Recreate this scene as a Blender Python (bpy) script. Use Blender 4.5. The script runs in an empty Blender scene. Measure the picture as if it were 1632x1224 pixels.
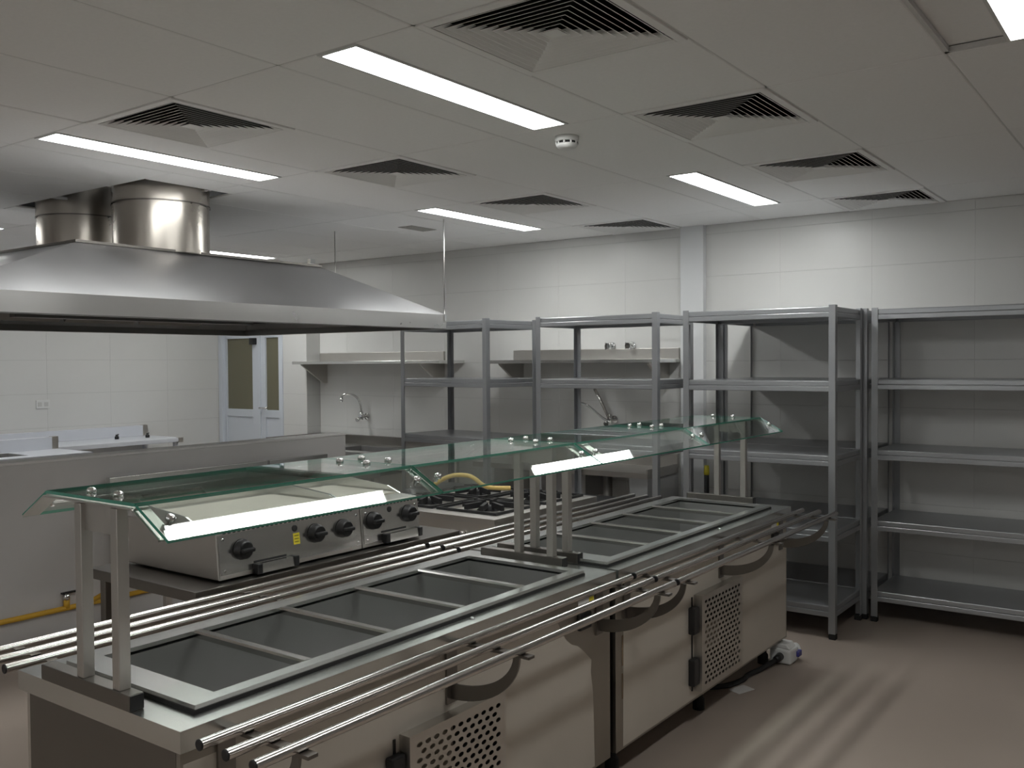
import bpy, math, random
from mathutils import Vector, Matrix
random.seed(4)
# ------------------------------------------------------------------ camera, world, exposure
scene = bpy.context.scene
COL = scene.collection
FPX, YAW, PITCH, ROLL, CAMH = 1483.5, 0.6324, -0.0233, -0.0070, 1.65
cd = bpy.data.cameras.new('camera'); cam = bpy.data.objects.new('camera', cd); COL.objects.link(cam)
cd.sensor_width = 36.0; cd.sensor_fit = 'HORIZONTAL'; cd.lens = FPX / 1632 * 36.0; cd.clip_start = 0.02
_f = Vector((-math.sin(YAW)*math.cos(PITCH), math.cos(YAW)*math.cos(PITCH), math.sin(PITCH)))
_r = Vector((math.cos(YAW), math.sin(YAW), 0)); _u = _r.cross(_f)
_r2 = _r*math.cos(ROLL) + _u*math.sin(ROLL); _u2 = -_r*math.sin(ROLL) + _u*math.cos(ROLL)
cam.matrix_world = Matrix(((_r2.x,_u2.x,-_f.x,0),(_r2.y,_u2.y,-_f.y,0),(_r2.z,_u2.z,-_f.z,CAMH),(0,0,0,1)))
scene.camera = cam
w = bpy.data.worlds.new('world'); scene.world = w; w.use_nodes = True
w.node_tree.nodes['Background'].inputs[0].default_value = (0.02,0.02,0.02,1)
vs = scene.view_settings
vs.view_transform = 'Standard'; vs.look = 'None'; vs.gamma = 1.0; vs.use_curve_mapping = False
vs.exposure = 0.07
LIGHT_E = 27.5                      # emission of the fluorescent troffers
# ------------------------------------------------------------------ materials
MATS = {}
def mat(name, col, rough=0.5, metal=0.0, noise=None, bump=None, spec=0.5, coat=0.0, emit=None, estr=0, alpha=None):
    m = bpy.data.materials.new(name); m.use_nodes = True
    nt = m.node_tree; b = nt.nodes['Principled BSDF']
    b.inputs['Base Color'].default_value = (*col, 1); b.inputs['Roughness'].default_value = rough
    b.inputs['Metallic'].default_value = metal; b.inputs['Specular IOR Level'].default_value = spec
    if coat: b.inputs['Coat Weight'].default_value = coat; b.inputs['Coat Roughness'].default_value = 0.15
    if emit: b.inputs['Emission Color'].default_value = (*emit,1); b.inputs['Emission Strength'].default_value = estr
    if noise:
        sc, amt, stretch, ramt = noise
        tc = nt.nodes.new('ShaderNodeTexCoord'); mp = nt.nodes.new('ShaderNodeMapping')
        mp.inputs['Scale'].default_value = stretch
        nz = nt.nodes.new('ShaderNodeTexNoise'); nz.inputs['Scale'].default_value = sc; nz.inputs['Detail'].default_value = 5
        nt.links.new(tc.outputs['Object'], mp.inputs[0]); nt.links.new(mp.outputs[0], nz.inputs['Vector'])
        mr = nt.nodes.new('ShaderNodeMapRange'); mr.inputs['From Min'].default_value = .3; mr.inputs['From Max'].default_value = .7
        mr.inputs['To Min'].default_value = 1-amt; mr.inputs['To Max'].default_value = 1+amt
        nt.links.new(nz.outputs['Fac'], mr.inputs['Value'])
        mx = nt.nodes.new('ShaderNodeVectorMath'); mx.operation = 'SCALE'; mx.inputs[0].default_value = col
        nt.links.new(mr.outputs[0], mx.inputs['Scale']); nt.links.new(mx.outputs[0], b.inputs['Base Color'])
        if ramt:
            m2 = nt.nodes.new('ShaderNodeMapRange'); m2.inputs['From Min'].default_value = .3; m2.inputs['From Max'].default_value = .7
            m2.inputs['To Min'].default_value = max(0.02,rough-ramt); m2.inputs['To Max'].default_value = rough+ramt
            nt.links.new(nz.outputs['Fac'], m2.inputs['Value']); nt.links.new(m2.outputs[0], b.inputs['Roughness'])
        if bump:
            bp = nt.nodes.new('ShaderNodeBump'); bp.inputs['Strength'].default_value = bump; bp.inputs['Distance'].default_value = .002
            nt.links.new(nz.outputs['Fac'], bp.inputs['Height']); nt.links.new(bp.outputs[0], b.inputs['Normal'])
    MATS[name] = m; return m
mat('wall_tile', (.68,.677,.66), .34, noise=(3,.012,(1,1,1),.02))
mat('grout', (.57,.565,.55), .8)
mat('wall_paint', (.74,.75,.76), .55)
mat('half_wall', (.54,.525,.515), .45, noise=(2.5,.03,(1,1,1),.02))
mat('half_wall_cap', (.68,.665,.65), .4)
mat('ceiling_tile', (.88,.87,.86), .85, noise=(60,.015,(1,1,1),0))
mat('ceiling_grid', (.66,.65,.64), .8)
mat('floor', (.355,.297,.252), .42, noise=(1.3,.06,(1,1,1),.05))
mat('steel', (.73,.735,.72), .27, 1.0)
mat('steel_matte', (.58,.56,.53), .40, 1.0, noise=(4,.03,(1,1,1),.02))
mat('steel_front', (.60,.57,.53), .42, 1.0, noise=(2.2,.05,(1,1,1),.03))
mat('film', (.60,.555,.49), .48, .35, noise=(4,.03,(1,1,1),.03))
mat('film_blue', (.66,.68,.73), .35, 0)
mat('steel_dark', (.23,.215,.20), .36, 1.0)  # dark steel; shade put into the colour of end panels, base bars, table
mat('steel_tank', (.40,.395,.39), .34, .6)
mat('steel_bright', (.68,.67,.65), .20, 1.0)
mat('steel_tube', (.62,.59,.57), .20, 1.0)
mat('steel_duct', (.52,.485,.44), .28, 1.0, noise=(3,.04,(1,1,1),.02))
mat('steel_hood', (.55,.55,.56), .33, 1.0, noise=(2,.04,(1,1,1),.03), bump=.04)
mat('steel_lip', (.70,.69,.68), .30, 1.0, noise=(2,.03,(1,1,1),.04), bump=.08)
mat('chrome', (.75,.75,.75), .07, 1.0)
mat('aluminium', (.45,.44,.42), .4, 1.0)
mat('shelf_paint', (.36,.37,.385), .30, .55, noise=(4,.02,(1,1,1),.02))
mat('black_plastic', (.012,.012,.013), .42)
mat('black_rubber', (.01,.01,.01), .7)
mat('cast_iron', (.018,.018,.019), .6, .3)
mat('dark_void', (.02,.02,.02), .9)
mat('hood_inside', (.20,.195,.185), .42, .9)
mat('steel_panel', (.38,.355,.315), .42, 1.0, noise=(2.2,.05,(1,1,1),.03))
mat('white_plastic', (.72,.72,.71), .4)
mat('lamp_frame', (.70,.70,.69), .5)
mat('diffuser_paint', (.86,.85,.835), .55)
mat('louver_shade', (.05,.05,.05), .7)  # shade between vent blades, put into the colour of their upper faces
mat('door_white', (.66,.70,.76), .35)
mat('door_glass', (.17,.16,.105), .25)
mat('yellow_pipe', (.62,.36,.03), .45)
mat('yellow_hose', (.70,.50,.16), .5)
mat('yellow_label', (.80,.68,.05), .5)
mat('label_print', (.12,.10,.02), .6)
mat('blue_plastic', (.04,.04,.22), .4)
mat('paper', (.62,.60,.58), .8)
mat('masonry', (.66,.66,.655), .6)
mat('insulation', (.42,.38,.32), .9)
mat('brown_stain', (.22,.16,.10), .7)
m = mat('lamp', (.9,.9,.9), .5, emit=(.985,1,.98), estr=LIGHT_E)
def glass_mat():
    m = bpy.data.materials.new('pane_glass'); m.use_nodes = True; nt = m.node_tree
    for n in list(nt.nodes): nt.nodes.remove(n)
    o = nt.nodes.new('ShaderNodeOutputMaterial'); mx = nt.nodes.new('ShaderNodeMixShader')
    fr = nt.nodes.new('ShaderNodeFresnel'); fr.inputs['IOR'].default_value = 1.52
    t = nt.nodes.new('ShaderNodeBsdfTransparent'); t.inputs[0].default_value = (.915,.955,.935,1)
    g = nt.nodes.new('ShaderNodeBsdfGlossy'); g.inputs['Roughness'].default_value = 0.0; g.inputs['Color'].default_value = (1,1,1,1)
    # both sides of a thin sheet reflect like the outer face
    geo = nt.nodes.new('ShaderNodeNewGeometry')
    m1 = nt.nodes.new('ShaderNodeMath'); m1.operation = 'MULTIPLY'; 
    sub = nt.nodes.new('ShaderNodeMath'); sub.operation = 'SUBTRACT'; sub.inputs[0].default_value = 1.52
    m1.inputs[1].default_value = 1.52 - 1/1.52
    nt.links.new(geo.outputs['Backfacing'], m1.inputs[0]); nt.links.new(m1.outputs[0], sub.inputs[1])
    # Fresnel inverts its IOR on back faces, so feed it 1/IOR there
    nt.links.new(sub.outputs[0], fr.inputs['IOR'])
    nt.links.new(fr.outputs[0], mx.inputs[0]); nt.links.new(t.outputs[0], mx.inputs[1]); nt.links.new(g.outputs[0], mx.inputs[2])
    nt.links.new(mx.outputs[0], o.inputs[0]); MATS['pane_glass'] = m
glass_mat()
mat('glass_edge', (.07,.30,.22), .15, spec=.6)
# ------------------------------------------------------------------ mesh helpers
class MB:
    def __init__(s): s.v=[]; s.f=[]; s.m=[]; s.mi=0; s.sm=[]; s.smooth=False
    def face(s, idx): s.f.append(idx); s.m.append(s.mi); s.sm.append(s.smooth)
    def box(s, x0,x1,y0,y1,z0,z1):
        x0,x1=sorted((x0,x1)); y0,y1=sorted((y0,y1)); z0,z1=sorted((z0,z1)); n=len(s.v)
        s.v += [(x0,y0,z0),(x1,y0,z0),(x1,y1,z0),(x0,y1,z0),(x0,y0,z1),(x1,y0,z1),(x1,y1,z1),(x0,y1,z1)]
        for q in ((0,3,2,1),(4,5,6,7),(0,1,5,4),(1,2,6,5),(2,3,7,6),(3,0,4,7)): s.face([n+i for i in q])
        return s
    def bar(s, a, b, w, h, up=(0,0,1)):
        a=Vector(a); b=Vector(b); d=(b-a).normalized(); up=Vector(up)
        r=d.cross(up); r = r.normalized() if r.length>1e-6 else Vector((1,0,0)); u=r.cross(d)
        n=len(s.v)
        for p in (a,b):
            for sx,sz in ((-1,-1),(1,-1),(1,1),(-1,1)): s.v.append(tuple(p+r*(sx*w/2)+u*(sz*h/2)))
        for q in ((0,1,2,3),(7,6,5,4),(0,4,5,1),(1,5,6,2),(2,6,7,3),(3,7,4,0)): s.face([n+i for i in q])
        return s
    def prism(s, poly, axis, a, b):           # poly = list of 2D points in the other two axes (cyclic order)
        n=len(s.v); k=len(poly)
        def P(p,t):
            if axis=='x': return (t,p[0],p[1])
            if axis=='y': return (p[0],t,p[1])
            return (p[0],p[1],t)
        s.v += [P(p,a) for p in poly]+[P(p,b) for p in poly]
        s.face([n+i for i in range(k)][::-1]); s.face([n+k+i for i in range(k)])
        for i in range(k): j=(i+1)%k; s.face([n+i,n+j,n+k+j,n+k+i])
        return s
    def tube(s, pts, r, seg=12, caps=True, radii=None):
        pts=[Vector(p) for p in pts]; n0=len(s.v); k=len(pts); u=None
        sm=s.smooth
        for i,p in enumerate(pts):
            d=(pts[min(i+1,k-1)]-pts[max(i-1,0)]).normalized()
            if u is None:
                u=Vector((0,0,1)) if abs(d.z)<.9 else Vector((1,0,0))
            u=(u-d*u.dot(d)).normalized(); v=d.cross(u); rr=radii[i] if radii else r
            for j in range(seg):
                a=2*math.pi*j/seg; s.v.append(tuple(p+u*(rr*math.cos(a))+v*(rr*math.sin(a))))
        s.smooth=True
        for i in range(k-1):
            for j in range(seg):
                a=n0+i*seg+j; b=n0+i*seg+(j+1)%seg; s.face([a,b,b+seg,a+seg])
        s.smooth=sm
        if caps:
            s.face([n0+j for j in range(seg)][::-1]); s.face([n0+(k-1)*seg+j for j in range(seg)])
        return s
    def lathe(s, prof, c, axis='z', seg=20):   # prof = [(radius, height)]
        pts=[]; n0=len(s.v); k=len(prof)
        for r,h in prof:
            for j in range(seg):
                a=2*math.pi*j/seg; x,y=r*math.cos(a),r*math.sin(a)
                if axis=='z': q=(c[0]+x,c[1]+y,c[2]+h)
                elif axis=='x': q=(c[0]+h,c[1]+x,c[2]+y)
                else: q=(c[0]+y,c[1]+h,c[2]+x)
                s.v.append(q)
        sm=s.smooth; s.smooth=True
        for i in range(k-1):
            for j in range(seg):
                a=n0+i*seg+j; b=n0+i*seg+(j+1)%seg; s.face([a,b,b+seg,a+seg])
        s.smooth=sm
        s.face([n0+j for j in range(seg)][::-1]); s.face([n0+(k-1)*seg+j for j in range(seg)])
        return s
    def mesh(s, name, mats, off=(0,0,0), fix=True):
        me=bpy.data.meshes.new(name)
        me.from_pydata([(v[0]-off[0],v[1]-off[1],v[2]-off[2]) for v in s.v],[],s.f)
        for mm in (mats if isinstance(mats,(list,tuple)) else [mats]): me.materials.append(MATS[mm])
        for p,mi,sm in zip(me.polygons,s.m,s.sm): p.material_index=mi; p.use_smooth=sm
        if fix:
            import bmesh
            bm=bmesh.new(); bm.from_mesh(me); bmesh.ops.recalc_face_normals(bm,faces=bm.faces); bm.to_mesh(me); bm.free()
        me.update(); return me
    def build(s, name, mats, parent=None, bevel=0, fix=True):
        xs=[v[0] for v in s.v]; ys=[v[1] for v in s.v]; zs=[v[2] for v in s.v]
        c=((min(xs)+max(xs))/2,(min(ys)+max(ys))/2,min(zs))
        me=s.mesh(name,mats,c,fix)
        o=bpy.data.objects.new(name,me); COL.objects.link(o)
        pw=parent['_w'] if parent else (0,0,0)
        o['_w']=c
        o.location=(c[0]-pw[0],c[1]-pw[1],c[2]-pw[2]); o.parent=parent
        if bevel:
            b=o.modifiers.new('bevel','BEVEL'); b.width=bevel; b.segments=2; b.limit_method='ANGLE'; b.angle_limit=math.radians(50)
        return o
def thing(name, label, cat, loc, group=None):
    o=bpy.data.objects.new(name,None); COL.objects.link(o); o.location=loc; o['_w']=tuple(loc)
    o.empty_display_size=.1
    o['label']=label; o['category']=cat
    if group: o['group']=group
    return o
def tag(o,label,cat,group=None):
    o['label']=label; o['category']=cat
    if group: o['group']=group
    return o
def struct(o): o['kind']='structure'; return o
def copy_tree(o,parent=None):
    c=o.copy(); COL.objects.link(c); c.parent=parent
    for ch in list(o.children):
        copy_tree(ch,c)
    return c
def share(src_mesh,name,loc,parent):
    o=bpy.data.objects.new(name,src_mesh); COL.objects.link(o); o.parent=parent
    pw=parent['_w'] if parent else (0,0,0); o.location=(loc[0]-pw[0],loc[1]-pw[1],loc[2]-pw[2]); return o
# ------------------------------------------------------------------ room shell
CZ=2.678; WX0=-8.75; WX1=3.2; WY0=-3.4; WYB=6.60; WYD=6.42; XRET=-7.30
floor=struct(MB().box(WX0-.1,WX1+.1,WY0-.1,WYB+.1,-.06,0).build('floor','floor'))
back=struct(MB().box(XRET-.12,WX1+.1,WYB+.0015,WYB+.12,0,CZ+.1).build('wall_back','grout'))
left=struct(MB().box(WX0-.12,WX0-.0015,WY0-.1,WYB+.12,0,CZ+.1).build('wall_left','grout'))
doorwall=MB(); doorwall.box(-7.665,XRET-.0015,WYD+.0015,WYB+.005,0,CZ+.1); doorwall.box(WX0-.005,-8.735,WYD+.0015,WYB+.005,0,CZ+.1); doorwall.box(-8.735,-7.665,WYD+.0015,WYB+.005,2.14,CZ+.1)
doorwall.box(-8.735,-7.665,WYD+.10,WYB+.005,0,2.14)
doorwall=struct(doorwall.build('wall_door','grout'))
struct(MB().box(WX1,WX1+.1,WY0-.1,WYB+.1,0,CZ+.1).build('wall_right','wall_paint'))
struct(MB().box(WX0-.1,WX1+.1,WY0-.1,WY0,0,CZ+.1).build('wall_front','wall_paint'))
# glazed wall tiles, one by one
TW,TH,G=.640,.3205,.0036
tile_cache={}
def tile(parent, axis, a0,a1,z0,z1, plane, sgn, thick=.0066):
    key=(axis,round(a1-a0,4),round(z1-z0,4),sgn)
    if key not in tile_cache:
        w,h=a1-a0,z1-z0; mb=MB(); t=thick; e=.0007
        # bevelled face: 5 visible quads, local coords (u along wall, n into the room)
        def P(u,z,n): return (u,-n,z) if axis=='y' else (n,u,z)
        n0=len(mb.v)
        for (n,i) in ((0,0),(t-.0006,0),(t,e)):
            for u,z in ((i,i),(w-i,i),(w-i,h-i),(i,h-i)): mb.v.append(P(u,z,n))
        for L in (0,4):
            for q in range(4): r=(q+1)%4; mb.face([L+q,L+r,L+4+r,L+4+q])
        mb.face([8,9,10,11]); mb.face([3,2,1,0])
        tile_cache[key]=mb.mesh('wall_tile','wall_tile')
    loc=(a0,plane,z0) if axis=='y' else (plane,a0,z0)
    return share(tile_cache[key],'wall_tile',loc,parent)
def tile_wall(parent,axis,A0,A1,phase,plane,sgn,Z0=0.0,Z1=CZ,zphase=1.648):
    zs=[zphase+TH*k for k in range(-8,6)]; zs=[Z0]+[z for z in zs if Z0+.02<z<Z1-.02]+[Z1]
    us=[phase+TW*k for k in range(-30,30)]; us=[A0]+[u for u in us if A0+.02<u<A1-.02]+[A1]
    for i in range(len(us)-1):
        for j in range(len(zs)-1):
            tile(parent,axis,us[i]+.0004,us[i+1]-.0004,zs[j]+G/2,zs[j+1]-G/2,plane,sgn)
tile_wall(back,'y',XRET,-3.19,-1.78,WYB+.006,-1)
tile_wall(back,'y',-3.0,1.3,-1.78,WYB+.006,-1)
MB().box(1.3015,WX1,WYB-.0006,WYB+.0014,0,CZ).build('wall_panel','wall_tile',back)
MB().box(WX0-.0014,WX0+.0006,WY0,1.8985,0,CZ).build('wall_panel','wall_tile',left)
tile_wall(left,'x',1.9,WYD,6.42,WX0-.006,1,zphase=1.70)
tile_wall(doorwall,'y',-7.66,XRET,-7.30,WYD+.006,-1,zphase=1.66)
tile_wall(doorwall,'y',WX0,-8.735,-7.3,WYD+.006,-1,zphase=1.66)
tile_wall(doorwall,'y',-8.735,-7.66,-7.3,WYD+.006,-1,Z0=2.14,zphase=1.66)
# return face of the door-wall projection (faces +X)
zs=[0]+[1.648+TH*k for k in range(-5,4)]+[CZ]
for j in range(len(zs)-1): tile(doorwall,'x',WYD+.004,WYB-.002,zs[j]+G/2,zs[j+1]-G/2,XRET-.006,1)
pil=struct(MB().box(-3.19,-3.0,WYB-.05,WYB+.01,0,CZ).build('trim_1','wall_paint',bevel=.003))
# half wall between the cooking lines
hw=struct(MB().box(-5.55,-5.40,-1.0,5.14,0,1.085).build('wall_half','half_wall',bevel=.003))
MB().box(-5.555,-5.395,-1.0,5.144,1.085,1.10).build('wall_cap','half_wall_cap',hw,bevel=.003)
# ------------------------------------------------------------------ ceiling: tiles, lights, diffusers
GX0,GY0,GDX,GDY=-3.808,2.14,.625,1.278
ceil=struct(MB().box(WX0-.1,WX1+.1,WY0-.1,WYB+.1,CZ+.35,CZ+.40).build('ceiling','dark_void'))
grid=MB()
cols=range(-8,12); rows=range(-5,4)
tb=.024
for c in range(-7,12):
    x=GX0+GDX*c
    if WX0<x<WX1: grid.box(x-tb/2,x+tb/2,WY0,WYB,CZ+.003,CZ+.02)
for r_ in range(-6,4):
    y=GY0+GDY*r_
    if WY0<y<WYB: grid.box(WX0,WX1,y-tb/2,y+tb/2,CZ+.003,CZ+.02)
grid.build('ceiling_grid','ceiling_grid',ceil)
DUCTS=[(-5.0,3.28,.275),(-5.86,3.27,.275)]
lights=set(); diffs=set()
def colx(c): return GX0+GDX*c
LC={2:(0,2,-4),-1:(0,2,-4),5:(0,-4),-6:(0,2)}          # light columns (cell index) and rows; negative rows unseen, added to raise ambient light
for c,rs in LC.items():
    for r_ in rs: lights.add((c,r_))
for c in (0,3):
    for r_ in range(0,4): diffs.add((c,r_))
ct_cache={}
def ctile(x0,x1,y0,y1,dz=0.0):
    g=.003; x0+=g;x1-=g;y0+=g;y1-=g
    if x1-x0<.01 or y1-y0<.01: return
    key=(round(x1-x0,4),round(y1-y0,4))
    if key not in ct_cache:
        w,d=x1-x0,y1-y0; e=.004; mb=MB(); 
        for (i,z) in ((0,.012),(0,e*.6),(e,0)):
            for x,y in ((i,i),(w-i,i),(w-i,d-i),(i,d-i)): mb.v.append((x,y,z))
        for L in (0,4):
            for q in range(4): rr=(q+1)%4; mb.face([L+q,L+rr,L+4+rr,L+4+q])
        mb.face([8,9,10,11]); mb.face([3,2,1,0])
        ct_cache[key]=mb.mesh('ceiling_tile','ceiling_tile')
    jz=random.uniform(0,.0015)
    share(ct_cache[key],'ceiling_tile',(x0,y0,CZ+dz+jz),ceil)
LW=.080
for c in cols:
    for r_ in rows:
        x0=max(colx(c),WX0); x1=min(colx(c+1),WX1); y0=max(GY0+GDY*r_,WY0); y1=min(GY0+GDY*(r_+1),WYB)
        if x1-x0<.03 or y1-y0<.03: continue
        if (c,r_) in lights:
            xc=(colx(c)+colx(c+1))/2 - .035
            ctile(x0,xc-LW-.012,y0,y1, .022 if (c,r_)==(5,0) else 0); ctile(xc+LW+.012,x1,y0,y1)
        elif (c,r_) in diffs:
            ctile(x0,x1,min(y0+.615,y1),y1)
        elif any(x0<dx+dr and x1>dx-dr and y0<dy+dr and y1>dy-dr for dx,dy,dr in DUCTS):
            # tile trimmed round the duct: strips on the sides that are left
            xs=[x0,x1]; ys=[y0,y1]
            dd=[d for d in DUCTS if x0<d[0]+d[2] and x1>d[0]-d[2] and y0<d[1]+d[2] and y1>d[1]-d[2]]
            a=min(d[1]-d[2]-.02 for d in dd); b=max(d[1]+d[2]+.02 for d in dd)
            if a>y0: ctile(x0,x1,y0,a)
            if b<y1: ctile(x0,x1,b,y1)
            l=min(d[0]-d[2]-.02 for d in dd); rr=max(d[0]+d[2]+.02 for d in dd)
            if l>x0: ctile(x0,l,max(a,y0),min(b,y1))
            if rr<x1: ctile(rr,x1,max(a,y0),min(b,y1))
        else: ctile(x0,x1,y0,y1)
light_labels={(2,0):'long lit ceiling light nearest the smoke detector, over the near half of the buffet',
 (-1,0):'lit ceiling strip light above the front side of the exhaust hood, before the round duct',
 (2,2):'lit ceiling strip light above the far buffet counter near the shelving',
 (-1,2):'lit ceiling strip light near the back wall behind the hood corner rod',
 (-6,2):'lit ceiling strip light at far left, seen just right of the duct',
 (-6,0):'lit ceiling strip light at far left edge beyond the hood',
 (2,-4):'added ceiling strip light, unseen behind the viewpoint, in line with the buffet',
 (-1,-4):'added ceiling strip light, unseen behind the viewpoint, in line with the hood front',
 (5,-4):'added ceiling strip light, unseen behind the viewpoint, furthest to the right',
 (5,0):'lit ceiling light cut by the top right corner of the picture'}
proto=None
for c,r_ in sorted(lights):
    xc=(colx(c)+colx(c+1))/2-.035; y0=GY0+GDY*r_+.02; y1=y0+1.238
    t=thing('ceiling_light',light_labels.get((c,r_),'lit recessed ceiling strip light behind or beside the viewpoint'),'ceiling light',(xc,y0,CZ),'recessed strip lights')
    a=MB()
    a.box(xc-LW-.012,xc-LW,y0-.012,y1+.012,CZ-.002,CZ+.03); a.box(xc+LW,xc+LW+.012,y0-.012,y1+.012,CZ-.002,CZ+.03)
    a.box(xc-LW,xc+LW,y0-.012,y0,CZ-.002,CZ+.03); a.box(xc-LW,xc+LW,y1,y1+.012,CZ-.002,CZ+.03)
    a.build('frame','lamp_frame',t)
    MB().box(xc-LW,xc+LW,y0,y1,CZ+.006,CZ+.012).build('light_panel','lamp',t)
dl={(0,0):'square louvred air vent beside the strip light left of centre, largest of the left row',
    (0,1):'square louvred air vent, second of the left row from the viewer',
    (0,2):'square louvred air vent, third of the left row, beside the back strip light',
    (0,3):'square louvred air vent of the left row touching the back wall',
    (3,0):'big square louvred air vent at the top of the picture, nearest of all',
    (3,1):'square louvred air vent, second of the right row, beyond the smoke detector',
    (3,2):'square louvred air vent, third of the right row, right of a strip light',
    (3,3):'square louvred air vent of the right row touching the back wall'}
NR=10
def make_diffuser(cx,cy,label):
    t=thing('air_diffuser',label,'air vent',(cx,cy,CZ),'square ceiling air vents')
    H=.307; FW=.033; a=MB()
    for s in (-1,1):
        a.box(cx+s*H,cx+s*(H-FW),cy-H,cy+H,CZ-.004,CZ+.02)
        a.box(cx-H+FW,cx+H-FW,cy+s*H,cy+s*(H-FW),CZ-.004,CZ+.02)
    a.build('frame','diffuser_paint',t,bevel=.002)
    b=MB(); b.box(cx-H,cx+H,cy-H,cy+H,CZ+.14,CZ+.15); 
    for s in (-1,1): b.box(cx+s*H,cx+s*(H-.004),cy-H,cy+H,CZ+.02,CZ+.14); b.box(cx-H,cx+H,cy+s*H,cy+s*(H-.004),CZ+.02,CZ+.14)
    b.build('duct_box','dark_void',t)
    step=(H-FW)/(NR+.6)
    for k in range(NR):
        ho=H-FW-step*k-.004; hi=max(ho-.029,.006); m_=MB(); n=0; th=.0032
        for (h,z) in ((ho,CZ-.003),(hi,CZ+.018),(hi-th,CZ+.018),(ho-th,CZ-.003)):
            for sx,sy in ((-1,-1),(1,-1),(1,1),(-1,1)): m_.v.append((cx+sx*h,cy+sy*h,z))
        for L in range(4):
            L2=(L+1)%4; m_.mi=1 if L==0 else 0  # upper blade faces take the dark shade colour
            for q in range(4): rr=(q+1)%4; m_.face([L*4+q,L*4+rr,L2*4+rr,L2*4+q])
        m_.build('louver',['diffuser_paint','louver_shade'],t)
    h=.03; m_=MB(); m_.v=[(cx-h,cy-h,CZ-.003),(cx+h,cy-h,CZ-.003),(cx+h,cy+h,CZ-.003),(cx-h,cy+h,CZ-.003),(cx,cy,CZ+.02)]
    for q in range(4): m_.face([q,(q+1)%4,4])
    m_.face([3,2,1,0]); m_.build('centre_cone','diffuser_paint',t)
    return t
for c,r_ in sorted(diffs): make_diffuser(colx(c)+.3125,GY0+GDY*r_+.308,dl[(c,r_)])
# smoke detector
t=thing('smoke_detector','white round smoke detector on the ceiling at the end of the strip light','smoke detector',(-2.318,3.60,CZ-.055))
MB().lathe([(.055,.055),(.055,.035),(.050,.030)],(-2.318,3.60,CZ-.055),seg=28).build('base','white_plastic',t)
MB().lathe([(.047,.030),(.047,.020)],(-2.318,3.60,CZ-.055),seg=28).build('sensor_gap','dark_void',t)
MB().lathe([(.050,.020),(.049,.012),(.040,.002),(.02,0)],(-2.318,3.60,CZ-.055),seg=28).build('cover','white_plastic',t)
for k in range(10):
    a=2*math.pi*k/10
    MB().bar((-2.318+.0485*math.cos(a),3.60+.0485*math.sin(a),CZ-.055+.018),(-2.318+.0485*math.cos(a),3.60+.0485*math.sin(a),CZ-.055+.032),.008,.004).build('rib','white_plastic',t)
# small exhaust grille flush in the ceiling
t=thing('ceiling_grille','small flat grey grille in the ceiling left of the hood corner rod','air vent',(-4.79,5.33,CZ-.004))
MB().box(-4.86,-4.72,5.19,5.47,CZ-.004,CZ-.0005).build('frame','aluminium',t)
for k in range(6): MB().box(-4.85+.022*k,-4.838+.022*k,5.20,5.46,CZ-.007,CZ-.004).build('slat','aluminium',t)
# ------------------------------------------------------------------ door
DY=WYD+.03
d=MB(); d.box(-8.735,-8.675,WYD-.01,WYD+.09,0,2.14); d.box(-7.725,-7.665,WYD-.01,WYD+.09,0,2.14); d.box(-8.735,-7.665,WYD-.01,WYD+.09,2.08,2.14)
door=struct(d.build('door_1','door_white',bevel=.003))
for (xa,xb,gx0,gx1) in ((-8.675,-8.085,-8.645,-8.20),(-8.075,-7.725,-7.985,-7.755)):
    m_=MB(); m_.box(xa,gx0,DY,DY+.045,.02,2.08); m_.box(gx1,xb,DY,DY+.045,.02,2.08); m_.box(gx0,gx1,DY,DY+.045,1.93,2.08); m_.box(gx0,gx1,DY,DY+.045,1.08,1.16); m_.box(gx0,gx1,DY,DY+.045,.02,.12)
    leaf=m_.build('door_leaf','door_white',door,bevel=.003)
    MB().box(gx0,gx1,DY+.02,DY+.028,1.16,1.93).build('pane','door_glass',leaf)
    MB().box(gx0,gx1,DY+.014,DY+.03,.12,1.08).build('panel','door_white',leaf)
MB().box(-8.085,-8.06,DY-.012,DY+.01,.02,2.08).build('astragal','door_white',door)
MB().tube([(-8.03,DY,1.18),(-8.03,DY-.05,1.18),(-7.90,DY-.05,1.185)],.010,10).build('door_handle','chrome',door)
MB().box(-8.19,-8.12,DY-.05,DY,1.86,1.93).build('door_closer','black_plastic',door,bevel=.004)
# socket on the left wall
t=thing('wall_socket','white double wall socket on the left tiled wall','socket',(WX0+.004,4.456,1.24))
MB().box(WX0,WX0+.010,4.39,4.52,1.245,1.325).build('plate','white_plastic',t,bevel=.003)
for y in (4.425,4.485): MB().box(WX0+.010,WX0+.013,y-.018,y+.018,1.265,1.305).build('insert','grout',t)
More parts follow.
